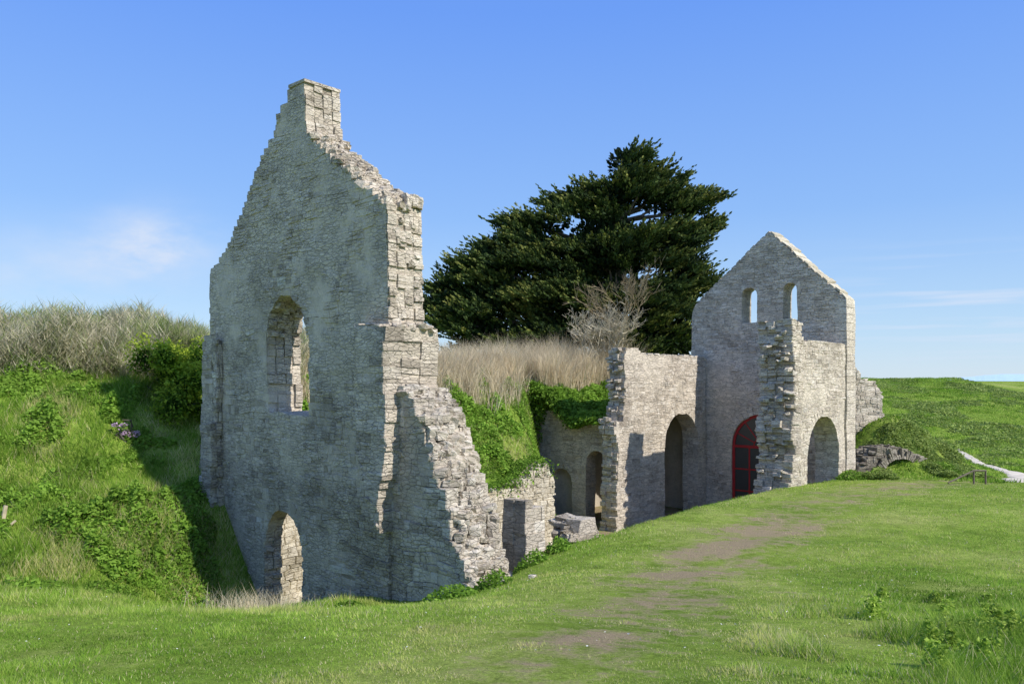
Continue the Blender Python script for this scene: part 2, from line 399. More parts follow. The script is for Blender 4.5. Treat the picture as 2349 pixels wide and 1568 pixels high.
def chunk(mb,fr,s,t,z,a,b,h,R,j=.3,tint=None,n=None):
    """one rough weathered stone"""
    n=n or R.choice([4,5,6,7]); ph=R.uniform(0,6.28); b0=len(mb.V); tl=R.uniform(-.15,.15); tm=R.uniform(-.15,.15); tt=tint if tint else R.uniform(.15,.85)
    for (lv,rs) in ((-.7,.92),(.45,1.),(.9,.86)):
        for k in range(n):
            an=ph+2*math.pi*(k+R.uniform(-.2,.2))/n; r=rs*(1+R.uniform(-j,j)*.5)
            x=a*r*math.cos(an); y=b*r*math.sin(an)
            mb.V.append(fr(s+x,t+y,z+h*(lv+R.uniform(-.08,.08))+tl*x+tm*y))
    for l in (0,1):
        for k in range(n):
            k2=(k+1)%n; mb.F.append((b0+l*n+k,b0+l*n+k2,b0+(l+1)*n+k2,b0+(l+1)*n+k)); mb.T.append(tt)
    mb.F.append(tuple(b0+2*n+k for k in range(n))); mb.T.append(tt)
    mb.F.append(tuple(b0+n-1-k for k in range(n))); mb.T.append(tt)
def rubble_line(mb,fr,pts,t0,t1,n,R,a=(.08,.2),h=(.04,.11),dz=-.02,nn=None):
    for i in range(n):
        k=R.random()*(len(pts)-1); j=min(int(k),len(pts)-2); f=k-j
        s=pts[j][0]+(pts[j+1][0]-pts[j][0])*f; z=pts[j][1]+(pts[j+1][1]-pts[j][1])*f
        aa=R.uniform(*a); chunk(mb,fr,s,R.uniform(t0+.06,t1-.06),z+dz+R.uniform(-.05,.03),aa,aa*R.uniform(.6,1.1),R.uniform(*h),R,n=nn)
def voussoirs(mb,fr,cx,cz,r,w,t0,t1,n=15,a0=0,a1=math.pi,seed=3,ry=1.0,var=.18):
    R=random.Random(seed)
    for i in range(n):
        b0=a0+(a1-a0)*i/n+.012; b1=a0+(a1-a0)*(i+1)/n-.012; ww=w*R.uniform(1-var,1+var); pr=R.uniform(-.01,.012)
        P=lambda a,rr,t:(cx+rr*math.cos(a),t,cz+rr*ry*math.sin(a))
        q=[P(b0,r,t0+pr),P(b1,r,t0+pr),P(b1,r,t1),P(b0,r,t1),P(b0,r+ww,t0+pr),P(b1,r+ww,t0+pr),P(b1,r+ww,t1),P(b0,r+ww,t1)]
        mb.box8([fr(*p) for p in q],R.uniform(.3,.9))
def archpoly(a,b,zbot,ztop,point=0,n=12):
    c=(a+b)/2; r=(b-a)/2; sp=ztop-r*(1+point)
    return [(a,zbot),(b,zbot)]+[(c+r*math.cos(math.pi*i/n),sp+(ztop-sp)*(max(0,math.sin(math.pi*i/n)))**(1 if not point else .9)) for i in range(n+1)]
def slabs(mb,fr,pts,t0,t1,th,over,R,n_per=.45,rag=.05,tlo=.5):
    for (a,za),(b,zb_) in zip(pts[:-1],pts[1:]):
        L=math.hypot(b-a,zb_-za); n=max(1,int(L/n_per))
        for i in range(n):
            f0=i/n; f1=(i+1)/n-.02
            s0,s1=a+(b-a)*f0,a+(b-a)*f1; z0,z1=za+(zb_-za)*f0,za+(zb_-za)*f1
            o0=over+R.uniform(-rag,rag); o1=over+R.uniform(-rag,rag); h=th*R.uniform(.5,1.4); zj=R.uniform(-.02,.02)
            q=[(s0,t0-o0,z0),(s1,t0-o0,z1),(s1,t1+o1,z1),(s0,t1+o1,z0),(s0,t0-o0,z0+h+zj),(s1,t0-o0,z1+h),(s1,t1+o1,z1+h),(s0,t1+o1,z0+h+zj)]
            mb.box8([fr(*p) for p in q],R.uniform(tlo,tlo+.45))
def empty(name,loc,label,cat):
    e=bpy.data.objects.new(name,None); e.location=loc; e.empty_display_size=.5; link(e,label,cat)
    bpy.context.view_layer.update(); return e
def part(o,par):
    COL.objects.link(o); o.parent=par; o.matrix_parent_inverse=par.matrix_world.inverted(); return o
# ================================================================== TALL GABLE RUIN
R=random.Random(5)
G=empty('ruined_gable',uv2(.5,3.5,-5.8),'tall jagged grey stone gable with window opening and doorway','ruin')
win=[(2.86,-.75),(4.60,-.85),(4.70,.2),(4.76,1.1),(4.62,1.6),(4.3,1.92),(3.8,2.08),(3.4,1.82),(3.12,1.45),(2.9,.9),(2.98,.3)]
door=archpoly(3.22,4.85,-6.6,-3.0,.25); door_in=archpoly(3.1,6.1,-6.6,-2.7,.0)
mb=MB()
outl=[(-.02,-6.6),(0,2.2),(.04,3.5),(.35,3.85),(.9,4.05),(1.36,4.42),(2.0,4.86),(2.5,5.25),(2.95,5.6),(3.05,6.80),(3.82,6.82),(3.88,6.5),(4.3,6.42),(4.38,5.95),(4.95,5.5),(5.54,4.75),(6.14,4.15),(6.68,3.55),(7.28,3.15),(7.72,2.95),(7.8,-6.6)]
smf=lambda s,z:.60 if z>-.6 else .34
masonry(mb,FU,outl,[win,door],0,.455,row=.14,slen=.26,rag=.035,seed=11,smoothfn=smf,prot=.02,wythes=2,hrag=.05,wob=.045,bseed=500)
masonry(mb,FU,outl,[win,door_in],.465,.92,row=.14,slen=.26,rag=.035,seed=12,smoothfn=smf,prot=.02,wythes=2,hrag=.05,wob=.045,bseed=500)
voussoirs(mb,FU,4.03,-4.02,.84,.26,-.012,.44,13,seed=5,ry=1.2)
rubble_line(mb,FU,[(.05,3.55),(.4,3.9),(.95,4.1),(1.4,4.48),(2.0,4.93),(2.5,5.3),(2.95,5.63)],.02,.9,170,R,(.08,.2),(.05,.11))
rubble_line(mb,FU,[(4.35,6.0),(4.95,5.55),(5.54,4.8),(6.14,4.2),(6.68,3.6),(7.28,3.2),(7.7,3.0)],.05,.9,60,R,(.06,.12),(.03,.08),-.05)
for t_ in (.55,.72,.85): chunk(mb,FU,.12,t_,3.72,.16,.11,.16,R,.12,.8)
slabs(mb,FU,[(3.03,6.8),(3.75,6.82)],0,.92,.07,.02,R,.4,.02)
for i in range(60):
    a_=R.random()*math.pi; chunk(mb,FU,3.78+.95*math.cos(a_),R.uniform(.1,.85),1.1+.96*math.sin(a_),R.uniform(.05,.11),R.uniform(.06,.12),R.uniform(.04,.09),R,.3,R.uniform(.2,.7))
for i in range(24): chunk(mb,FU,R.uniform(2.9,4.6),R.uniform(.0,.9),-.82,R.uniform(.07,.16),.1,.06,R)
for i in range(20):
    z_=R.uniform(-.2,3.3); chunk(mb,FU,.02,R.uniform(.1,.85),z_,R.uniform(.04,.08),R.uniform(.08,.16),R.uniform(.05,.1),R)
part(mb.obj('gable_wall',M_main,warp=1.),G); tick('gable')
mb=MB()
masonry(mb,FU,[(-.04,-3.0),(-.12,-2.2),(-.28,-1.4),(-.26,1.1),(.72,1.15),(.72,-1.3),(.5,-1.9),(.25,-2.5),(.1,-3.0)],[],-.28,1.08,row=.19,slen=.34,rag=.03,seed=21,smooth=.3,wythes=3,prot=.018)
rubble_line(mb,FU,[(-.26,1.1),(.75,1.16)],-.28,1.08,60,R,(.07,.16),(.03,.07))
for i in range(60):
    f_=R.random(); chunk(mb,FU,.75-.7*f_+R.uniform(-.06,.04),R.uniform(-.27,.02),-1.2-1.7*f_,R.uniform(.05,.11),.08,.07,R)
part(mb.obj('buttress',M_main,warp=1.2),G)
mb=MB()
masonry(mb,FU,[(7.5,-6),(7.5,1.22),(8.02,1.2),(8.25,-1.2),(8.4,-6)],[],-.03,.97,row=.18,slen=.32,rag=.05,seed=22,smooth=.6,prot=.018)
masonry(mb,FU,[(6.95,-6),(7.0,-1.1),(7.5,-1.15),(7.5,-6)],[],-.32,-.03,row=.24,slen=.4,rag=.08,seed=23,smooth=.0)
masonry(mb,FU,[(7.02,-1.05),(7.0,1.1),(7.25,1.1),(7.25,-1.05)],[],-.16,-.03,row=.2,slen=.22,rag=.06,seed=24,smooth=.3)
rubble_line(mb,FU,[(7.6,1.22),(8.0,1.22)],-.03,.97,30,R,(.07,.14),(.03,.07))
part(mb.obj('buttress',M_main,warp=1.2),G)
mb=MB()
o=[(.1,-6.4),(.1,-.1),(-.35,-.12),(-.7,-.4),(-.95,-.7),(-1.08,-1.1),(-1.3,-1.5),(-1.55,-1.95),(-1.8,-2.45),(-1.95,-3.0),(-2.12,-3.4),(-2.35,-3.8),(-2.45,-6.4)]
masonry(mb,FU,o,[],.08,1.22,row=.17,slen=.28,rag=.07,seed=31,smooth=.18,wythes=4,prot=.03,wob=.05,split=.2)
rubble_line(mb,FU,[(.1,-.1)]+o[2:12],.08,1.22,300,random.Random(9),(.08,.22),(.06,.13),-.08)
part(mb.obj('broken_side_wall',M_edge,warp=1.3),G); tick('side')
# ================================================================== CHAPEL RUIN
K=empty('ruined_chapel',uv2(21,3.5,FLOOR),'roofless grey stone chapel end with gable, bell openings and arches','ruin')
gu=23.8
w1=archpoly(3.95,4.68,2.63,4.3); w2=archpoly(2.08,2.72,2.72,4.32); dr=archpoly(2.2,5.2,-6.5,-1.46)
mb=MB()
masonry(mb,FU,[(0,-6.5),(0,3.46),(3.4,6.72),(7.15,3.6),(7.3,3.2),(7.35,-6.5)],[w1,w2,dr],gu,gu+.85,row=.125,slen=.30,rag=0,seed=41,smoothfn=lambda s,z:.12 if z>1.4 else .6,prot=.026,wob=.03,split=.05)
voussoirs(mb,FU,4.315,3.935,.365,.2,gu-.02,gu+.3,9,seed=8); voussoirs(mb,FU,2.4,4.0,.32,.2,gu-.02,gu+.3,9,seed=9)
voussoirs(mb,FU,3.7,-2.96,1.5,.32,gu-.03,gu+.4,19,seed=10)
part(mb.obj('gable_wall',M_far,warp=.8),K)
mb=MB(); slabs(mb,FU,[(-.05,3.44),(3.35,6.72)],gu,gu+.85,.07,.03,R,.34,.03,.2); slabs(mb,FU,[(3.42,6.72),(7.2,3.6)],gu+.03,gu+.85,.04,.0,R,.3,.03,.1)
part(mb.obj('coping',M_warm,warp=1.8),K)
mb=MB()
zz=-5.
while zz<3.3:
    hh=R.uniform(.26,.36); dd=R.choice([.05,.09]); q=[(-.06,gu-.03,zz),(.25+dd*3,gu-.03,zz),(.25+dd*3,gu+.9,zz),(-.06,gu+.9,zz)]
    mb.box8([FU(*p) for p in q]+[FU(p[0],p[1],zz+hh-.015) for p in q],R.uniform(.3,.8)); zz+=hh
part(mb.obj('quoins',M_far,warp=1.2),K)
mb=MB()
so=archpoly(20.05,23.1,-6.5,-1.36)
masonry(mb,FV,[(18.9,-6.5),(19.0,1.55),(23.78,1.6),(23.78,-6.5)],[so],0.02,.98,row=.125,slen=.30,rag=.03,seed=51,smooth=.38,prot=.024,wob=.03,split=.05)
voussoirs(mb,FV,21.575,-2.885,1.525,.3,0.0,.4,21,seed=12)
rubble_line(mb,FV,[(19.4,1.56),(23.75,1.6)],.02,.98,110,R,(.06,.14),(.02,.05))
part(mb.obj('nave_wall',M_far,warp=.8),K)
mb=MB()
masonry(mb,FV,[(18.3,-6.5),(18.15,-4.2),(18.35,-3.4),(18.6,-2.6),(18.3,-1.9),(18.35,-1.4),(18.6,-1.1),(18.55,-.2),(18.65,.8),(18.5,1.9),(18.5,2.3),(19.35,2.2),(19.3,1.5),(19.2,-6.5)],[],-.08,1.26,row=.14,slen=.4,rag=.13,seed=53,smooth=.0,prot=.045,wythes=4,wob=.04)
for i in range(50):
    z_=R.uniform(-3.5,2.2); chunk(mb,FV,18.45+R.uniform(-.1,.1),R.uniform(0,1.2),z_,R.uniform(.1,.24),R.uniform(.08,.2),R.uniform(.04,.09),R,.3,R.uniform(.3,.9))
part(mb.obj('broken_pier',M_far,warp=1.5),K)
mb=MB()
no=archpoly(20.2,23.0,-6.6,-1.42)
masonry(mb,FV,[(16.6,-6.5),(16.65,-3.6),(16.75,-3.1),(16.7,-2.3),(16.4,-1.95),(16.5,-1.8),(17.0,-1.6),(17.2,-.6),(17.2,.4),(17.1,1.1),(17.3,1.42),(18.2,1.42),(18.5,1.18),(23.78,1.15),(23.78,-6.5)],[no],6.5,7.3,row=.14,slen=.32,rag=.09,seed=61,smooth=.38,prot=.024,wob=.03,wythes=3)
voussoirs(mb,FV,21.6,-2.82,1.4,.3,6.48,6.9,19,seed=13)
slabs(mb,FV,[(18.4,1.17),(23.7,1.15)],6.5,7.3,.05,.02,R,.45,.02)
for i in range(40):
    z_=R.uniform(-2.,1.35); chunk(mb,FV,17.1 if z_>-1.5 else 16.6,R.uniform(6.55,7.25),z_,R.uniform(.08,.2),R.uniform(.08,.2),R.uniform(.04,.08),R,.3,R.uniform(.1,.6))
part(mb.obj('nave_wall',M_far,warp=.8),K)
mb=MB()
masonry(mb,FU,[(7.2,-6.5),(7.2,-1.65),(8.5,-1.6),(9.5,-1.55),(10.5,-1.4),(12.6,-1.2),(12.6,-6.5)],[archpoly(7.62,8.72,-6.5,-2.95),archpoly(9.5,10.7,-6.5,-3.85)],17.45,18.1,row=.16,slen=.32,rag=.05,seed=71,smooth=.4)
voussoirs(mb,FU,8.17,-3.50,.55,.25,17.42,17.7,9,seed=14); voussoirs(mb,FU,10.1,-4.45,.6,.22,17.42,17.7,9,seed=15)
part(mb.obj('chamber_wall',M_far,warp=1.),K)
mb=MB(); q=[(9.4,17.75),(10.8,17.75),(10.8,17.9),(9.4,17.9)]
mb.box8([FU(a,b,-6.4) for a,b in q]+[FU(a,b,-3.8) for a,b in q],.5); part(mb.obj('niche_back',M_plas),K)
mb=MB()
def bx(s0,s1,t0,t1,z0,z1,f=FV): mb.box8([f(s0,t0,z0),f(s1,t0,z0),f(s1,t1,z0),f(s0,t1,z0),f(s0,t0,z1),f(s1,t0,z1),f(s1,t1,z1),f(s0,t1,z1)],.4)
bx(18.12,23.78,11.2,11.6,-6.4,-1.25); bx(23.8,24.2,7.4,11.6,-6.4,-1.25)
part(mb.obj('chamber_back_wall',M_plas),K)
dmb=MB()
def archband(mb,cx,cz,r0,r1,t0,t1,n=24,a0=0,a1=math.pi):
    for i in range(n):
        a=a0+(a1-a0)*i/n; b=a0+(a1-a0)*(i+1)/n; P=lambda an,rr,t:FU(cx+rr*math.cos(an),t,cz+rr*math.sin(an))
        mb.box8([P(a,r0,t0),P(b,r0,t0),P(b,r0,t1),P(a,r0,t1),P(a,r1,t0),P(b,r1,t0),P(b,r1,t1),P(a,r1,t1)],.5)
dc,dz_=3.7,-2.96; t0,t1=gu+.05,gu+.13
def bar(mb,s0,s1,z0,z1,ta=t0,tb=t1): mb.box8([FU(s0,ta,z0),FU(s1,ta,z0),FU(s1,tb,z0),FU(s0,tb,z0),FU(s0,ta,z1),FU(s1,ta,z1),FU(s1,tb,z1),FU(s0,tb,z1)],.5)
archband(dmb,dc,dz_,1.37,1.5,t0,t1); bar(dmb,2.2,2.33,-6.2,dz_); bar(dmb,5.07,5.2,-6.2,dz_); bar(dmb,2.33,5.07,dz_-.06,dz_+.06)
DO=dmb.obj('door',M_red); DO['label']='dark red arched glazed door with fanlight bars'; part(DO,K)
bpy.context.view_layer.update()
dmb=MB()
for s in (3.0,3.66,4.36): bar(dmb,s-.035,s+.035,-6.2,dz_-.06,t0+.02,t1-.02)
for z in (-5.0,-4.0): bar(dmb,2.33,5.07,z-.03,z+.03,t0+.025,t1-.025)
archband(dmb,dc,dz_,.42,.47,t0+.02,t1-.02,14)
for i in range(1,7):
    a=math.pi*i/7; ca,sa=math.cos(a),math.sin(a); w=.022
    q=[]
    for rr in (.47,1.37):
        q+=[(dc+rr*ca-w*sa,t0+.02,dz_+rr*sa+w*ca),(dc+rr*ca+w*sa,t0+.02,dz_+rr*sa-w*ca),(dc+rr*ca+w*sa,t1-.02,dz_+rr*sa-w*ca),(dc+rr*ca-w*sa,t1-.02,dz_+rr*sa+w*ca)]
    dmb.box8([FU(*p) for p in q],.5)
bo=dmb.obj('glazing_bars',M_red); COL.objects.link(bo); bo.parent=DO
dmb=MB(); n=20; pg=[(2.3,-6.2),(5.1,-6.2)]+[(dc+1.4*math.cos(math.pi*i/n),dz_+1.4*math.sin(math.pi*i/n)) for i in range(n+1)]
dmb.V+=[FU(s,gu+.09,z) for s,z in pg]; dmb.F.append(tuple(range(len(pg)))); dmb.T.append(.5)
go=dmb.obj('glass',M_glass); COL.objects.link(go); go.parent=DO
tick('chapel')
# ================================================================== OTHER MASONRY
mb=MB()
orw=[(.95,-6.5),(.95,-3.0),(3,-3.2),(5,-3.4),(7,-3.7),(9,-3.7),(10.2,-3.75),(11.0,-3.5),(11.6,-3.15),(12.3,-3.0),(12.6,-3.5),(12.75,-4.5),(12.8,-6.5)]
masonry(mb,FV,orw,[],6.5,7.3,row=.13,slen=.2,rag=.10,seed=81,smooth=.1,prot=.05,wob=.06)
rubble_line(mb,FV,orw[1:12],6.5,7.3,260,R,(.06,.16),(.04,.09))
link(mb.obj('rubble_wall',M_warm,warp=2.),'low sunlit warm rubble wall overgrown along its top','wall')
mb=MB()
masonry(mb,FV,[(2.42,-5.8),(2.42,-2.52),(2.68,-2.5),(2.7,-2.72),(3.06,-2.78),(3.06,-5.8)],[],-1.48,-.85,row=.26,slen=.36,rag=.02,seed=83,smooth=.0,prot=.025,wythes=2,wob=.02,split=0)
link(mb.obj('stone_pier',M_far,warp=.9),'short squared stone pier rising beside the grassy bank','pier')
mb=MB()
masonry(mb,FV,[(6.25,-6.2),(6.2,-4.0),(6.4,-3.66),(6.75,-3.6),(7.0,-3.85),(7.1,-6.2)],[],.15,1.05,row=.4,slen=.6,rag=.08,seed=86,smooth=.0,prot=.04,wob=.08,split=.1)
rubble_line(mb,FV,[(6.2,-4.0),(6.4,-3.7),(6.75,-3.66),(7.0,-3.9)],.15,1.05,46,R,(.1,.26),(.06,.14),-.06)
link(mb.obj('stone_block',M_edge,warp=3.5),'broken squarish masonry stump standing in the nave','ruin')
def FX(x0,y0,ang):
    c,s=math.cos(ang),math.sin(ang)
    return lambda a,t,z:(x0+a*c-t*s,y0+a*s+t*c,z)
f=FX(15.9,37.2,.1)
mb=MB(); ow=[(-.5,-3.5),(-.5,.75),(-.1,.62),(.2,.4),(.42,.12),(.9,.02),(1.3,-.15),(1.45,-.7),(1.55,-3.5)]
masonry(mb,f,ow,[],0,1.6,row=.2,slen=.34,rag=.08,seed=91,smooth=.4,prot=.035,wob=.06,wythes=3)
rubble_line(mb,f,ow[1:8],0,1.6,110,R,(.08,.22),(.05,.12))
link(mb.obj('ruined_wall',M_far,warp=3.),'weathered pale stub of rubble wall behind the chapel','wall')
f2=FX(15.2,33.8,.18)
mb=MB()
oa=[(-.7,-4.6),(-.6,-3.7),(-.1,-3.3),(.4,-2.95),(1.2,-2.8),(1.9,-2.9),(2.5,-3.3),(2.9,-3.8),(3.0,-4.6)]
masonry(mb,f2,oa,[archpoly(.5,2.3,-4.6,-3.2)],0.1,1.5,row=.12,slen=.26,rag=.14,seed=92,smooth=.0,prot=.05,wob=.07,hrag=.1)
voussoirs(mb,f2,1.4,-4.1,.84,.32,-.04,.6,27,seed=16,var=.6)
rubble_line(mb,f2,oa[1:8],0,1.4,120,R,(.06,.18),(.04,.09))
bxq=[(.2,1.5),(2.6,1.5),(2.6,1.8),(.2,1.8)]; mb.box8([f2(a,b,-4.6) for a,b in bxq]+[f2(a,b,-3.0) for a,b in bxq],.1)
link(mb.obj('ruined_arch',M_darks,warp=3.),'low half-buried dark stone arch with radiating stones in a bank','arch')
def rock(name,x,y,r,seed,label,sz=.7):
    bm=bmesh.new(); bmesh.ops.create_cube(bm,size=r*1.7); bmesh.ops.subdivide_edges(bm,edges=bm.edges,cuts=5,use_grid_fill=True)
    for vv in bm.verts:
        c_=vv.co.copy(); rn=c_.length; vv.co=c_*(1-.28*(rn/(r*1.47))**3)
        vv.co+=mnoise.noise_vector(c_*1.6/r+Vector((seed,0,0)))*.24*r+mnoise.noise_vector(c_*5/r)*.06*r; vv.co.z*=sz
    me=bpy.data.meshes.new(name); bm.to_mesh(me); bm.free(); me.materials.append(M_far); a=me.attributes.new('tint','FLOAT','FACE'); a.data.foreach_set('value',np.full(len(me.polygons),.75,np.float32))
    ob=bpy.data.objects.new(name,me); ob.location=(x,y,Hs(x,y)+r*.2); ob.rotation_euler=(0,0,seed*.7); link(ob,label,'rock',group='loose stones')
rock('stone',-.2,14.1,.17,1,'pale angular loose stone in the grass below the broken wall')
rock('stone',.35,13.7,.08,4,'small pale loose stone lying in the grass')
# ================================================================== GROUND
xs=np.concatenate([-np.geomspace(1500,34,22),np.arange(-32,44,.25),np.geomspace(45,1500,22)])
ys=np.concatenate([-np.geomspace(600,4,12),np.arange(-3,62,.25),np.geomspace(63,1500,28)])
GX,GY=np.meshgrid(xs,ys); GZ=H(GX.ravel(),GY.ravel())
V=np.stack([GX.ravel(),GY.ravel(),GZ],1); nx=len(xs); ny=len(ys)
i=np.arange(nx-1); j=np.arange(ny-1); I,J=np.meshgrid(i,j); b=(J*nx+I).ravel()
loops=np.stack([b,b+1,b+nx+1,b+nx],1).ravel()
gr=mesh_np('ground',V,loops,np.full(len(b),4),M_ground,smooth=True)
def bare(X,Y):
    u,v=to_uv(X,Y)
    r=.50*np.exp(-(trackd(X,Y)/(.85+.035*Y))**2)
    for (x,y,a,b_,ang,k) in [(3.7,15.6,1.8,.9,.5,.34),(2.2,12.4,1.5,.7,.4,.30),(6.0,18.4,2.1,1.1,.7,.34),(1.2,9,1.1,.5,.3,.22),(2.6,14,1.,.4,.6,.2),(12.5,25.5,1.5,.5,.3,.4),(.2,7,.9,.4,.2,.2)]:
        c,s=math.cos(ang),math.sin(ang); dx=(X-x)*c+(Y-y)*s; dy=-(X-x)*s+(Y-y)*c
        r=r+k*np.exp(-(dx/a)**2-(dy/b_)**2)
    inside=ss(.8,1.6,u)*ss(-.8,.2,v-np.interp(u,[0,11,18],[-1.2,-.2,.6]))*(1-ss(11.5,12.5,v))*(1-ss(23.5,24,u))*(1-ss(6.6,7.2,v)*(1-ss(13.5,15,u)))
    return np.clip(np.maximum(r,inside*.75),0,1)
a=gr.data.attributes.new('bare','FLOAT','POINT'); a.data.foreach_set('value',bare(V[:,0],V[:,1]).astype(np.float32))
link(gr,kind='structure')
us=np.linspace(17.35,24.6,30); vs_=np.linspace(7.28,13.2,26); UU,VV_=np.meshgrid(us,vs_); UU=UU.ravel(); VV_=VV_.ravel()
RX=OX+UU*C-VV_*S; RY=OY+UU*S+VV_*C; RZ=H(RX,RY,False)-.25*ss(12.2,13.2,VV_)
b=(np.arange(25)[:,None]*30+np.arange(29)[None]).ravel()
tf=mesh_np('turf_bank',np.stack([RX,RY,RZ],1),np.stack([b,b+1,b+31,b+30],1).ravel(),np.full(len(b),4),M_ground,smooth=True); link(tf,kind='structure')
def strip(name,P,mat,lift):
    F=[]
    T=np.gradient(P[:,:2],axis=0); T/=np.linalg.norm(T,axis=1)[:,None]; Nn=np.stack([-T[:,1],T[:,0]],1); m=9
    VV=[]
    for k,p in enumerate(P):
        for q in range(m):
            off=(q/(m-1)-.5)*p[2]*(1+.9*(float(fbm(np.array([k*.35]),np.array([float(q>m/2)*9]),5,2)[0])-.5)); x=p[0]+Nn[k,0]*off; y=p[1]+Nn[k,1]*off
            VV.append((x,y,Hs(x,y)+lift*(1 if 0<q<m-1 else -1.)))
    for k in range(len(P)-1):
        for q in range(m-1): F.append((k*m+q,k*m+q+1,(k+1)*m+q+1,(k+1)*m+q))
    me=bpy.data.meshes.new(name); me.from_pydata(VV,[],F); me.materials.append(mat); me.polygons.foreach_set('use_smooth',np.ones(len(F),bool))
    o_=bpy.data.objects.new(name,me); link(o_,kind='structure')
strip('path',PP,M_path,.035)
me=bpy.data.meshes.new('sea'); me.from_pydata([(-9000,60,-16),(9000,60,-16),(9000,12000,-16),(-9000,12000,-16)],[],[(0,1,2,3)]); me.materials.append(M_sea)
link(bpy.data.objects.new('sea',me),kind='structure')
n=60; vs=[]
for i_ in range(n+1):
    x=3300+i_*(2800/n); hgt=-16+max(0,95*math.sin(math.pi*i_/n)*(.6+.5*float(fbm(np.array([i_*.15]),np.array([2.]),8)[0])))
    vs.append((x,7000,-20)); vs.append((x,7050,hgt))
me=bpy.data.meshes.new('hills'); me.from_pydata(vs,[],[(2*k,2*k+2,2*k+3,2*k+1) for k in range(n)]); me.materials.append(M_hill); link(bpy.data.objects.new('hills',me),kind='structure')
# ================================================================== GRASS
def samp(N,d0,d1,margin=.08):
    D=d0*(d1/d0)**rng.uniform(0,1,N); r=rng.uniform(-.643-margin,.643+margin,N)
    return r*D,D
def covermask(X,Y):
    u,v=to_uv(X,Y)
    cr=np.interp(u,[0,1.7,5.4,11,16,18.2,40],[-2.9,-2.6,-2.0,-1.1,-.5,-.1,-.1])
    inter=(u>-.02)&(u<24.7)&(v>cr+.9)&(v<7.2)
    wall=((u>-.05)&(u<1.3)&(v>-2.4)&(v<8.4))
    cham=(u>14.0+np.maximum(v-7.2,0)*.95)&(u<24.6)&(v>7)&(v<12.3)|(u>16.8)&(u<24.6)&(v>7)&(v<12.3)
    return ~(inter|wall|cham), u, v
X,Y=samp(int(640000*QF),3.8,34)
ok,u,v=covermask(X,Y); ok&=~((v>4.8)&(Y>15)); ok&=pathdist(X,Y)>0
bb=bare(X,Y)+1.2*(fbm(X*1.1,Y*1.1,77)-.5)+.9*(fbm(X*3,Y*3,78)-.5); ok&=(rng.uniform(size=len(X))>np.clip(ss(.2,.75,bb)*.94,0,.94))
X,Y,bb=X[ok],Y[ok],bb[ok]; N=len(X); Z=H(X,Y)-.01
clump=fbm(X*1.4,Y*1.4,51); big=fbm(X*.35,Y*.35,52); td=np.exp(-(trackd(X,Y)/1.9)**2); fine=fbm(X*5,Y*5,54)
h=(.008+.055*clump*fine*1.6)*rng.uniform(.6,1.4,N)*(1+.03*Y)*(1-.55*td)
w=.0045*(1+Y*.15)*rng.uniform(.7,1.3,N)
tall=ss(.25,.40,X/Y)*ss(11,6.5,Y)*ss(.40,.6,clump); h=h+tall*.16*rng.uniform(.3,1.2,N)
edge=ss(-1,-3,X)*ss(8.5,10,Y)*ss(.4,.6,fbm(X*2,Y*2,53)); h=h+edge*.09*rng.uniform(.2,1.2,N)
tint=np.clip(-.08+1.5*(big-.17)+.7*(clump-.4)+.6*(fine-.5)+.3*td-.3*tall+rng.normal(0,.14,N),0,.93); dry=rng.uniform(size=N)<.04+.22*td; tint[dry]=1
link(blades('grass',np.stack([X,Y,Z],1),h,w,h*rng.uniform(.2,.9,N),tint,M_grass),kind='stuff'); tick('grass %d'%N)
def region(N,x0,x1,y0,y1,cond):
    N=int(N*QF)
    X=rng.uniform(x0,x1,N); Y=rng.uniform(y0,y1,N); ok,u,v=covermask(X,Y); ok&=cond(X,Y,u,v)&(np.abs(X/Y)<.75)&(pathdist(X,Y)>.05); return X[ok],Y[ok]
Xa,Ya=region(620000,-24,-4,12,31,lambda X,Y,u,v:(v>3.5)&(u<3))
Xb,Yb=region(240000,-6,16,24,42,lambda X,Y,u,v:(v>7)&(v<14)&(u>0))
Xc,Yc=region(340000,13,42,30,82,lambda X,Y,u,v:(v<6)&(u>24.6)|(X>14.5)&(Y>33))
for X,Y,nm,hs,ws in ((Xa,Ya,'bank_grass',.26,.02),(Xb,Yb,'bank_grass',.26,.03),(Xc,Yc,'dune_grass',.16,.055)):
    N=len(X); cl=fbm(X*.9,Y*.9,61); Z=H(X,Y)-.02
    h=hs*(.2+1.4*cl**1.5)*rng.uniform(.5,1.5,N); tint=np.clip(.03+.9*fbm(X*.5,Y*.5,62)+rng.normal(0,.18,N)-.05,0,.95)
    dm=fbm(X*.8,Y*.8,63); dry=(rng.uniform(size=N)<np.clip((dm-.43)*4,.05,.7)); tint[dry]=rng.uniform(.9,1,dry.sum())
    if nm=='dune_grass': tint=np.clip(tint*.75-.02,0,.9)
    link(blades(nm,np.stack([X,Y,Z],1),h,ws*rng.uniform(.6,1.4,N),h*rng.uniform(.2,.9,N),tint,M_grass),kind='stuff'); tick(nm+' %d'%N)
def cover(name,X,Y,thr,seed,size,hgt,mat=M_cover,sc_=.55,roof=False,tb=.1,bsc=2.2):
    m=fbm(X*sc_,Y*sc_,seed); ok=m>thr; X,Y,m=X[ok],Y[ok],m[ok]; N=len(X)
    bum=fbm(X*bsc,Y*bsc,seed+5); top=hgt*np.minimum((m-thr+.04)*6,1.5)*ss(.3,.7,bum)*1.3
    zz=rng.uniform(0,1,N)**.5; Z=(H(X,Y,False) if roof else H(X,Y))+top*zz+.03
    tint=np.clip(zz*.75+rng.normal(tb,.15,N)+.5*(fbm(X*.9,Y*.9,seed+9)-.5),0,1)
    link(leaves(name,np.stack([X,Y,Z],1),size*rng.uniform(.6,1.4,N),tint,mat,.6,wid=.5),kind='stuff'); tick(name+' %d'%N)
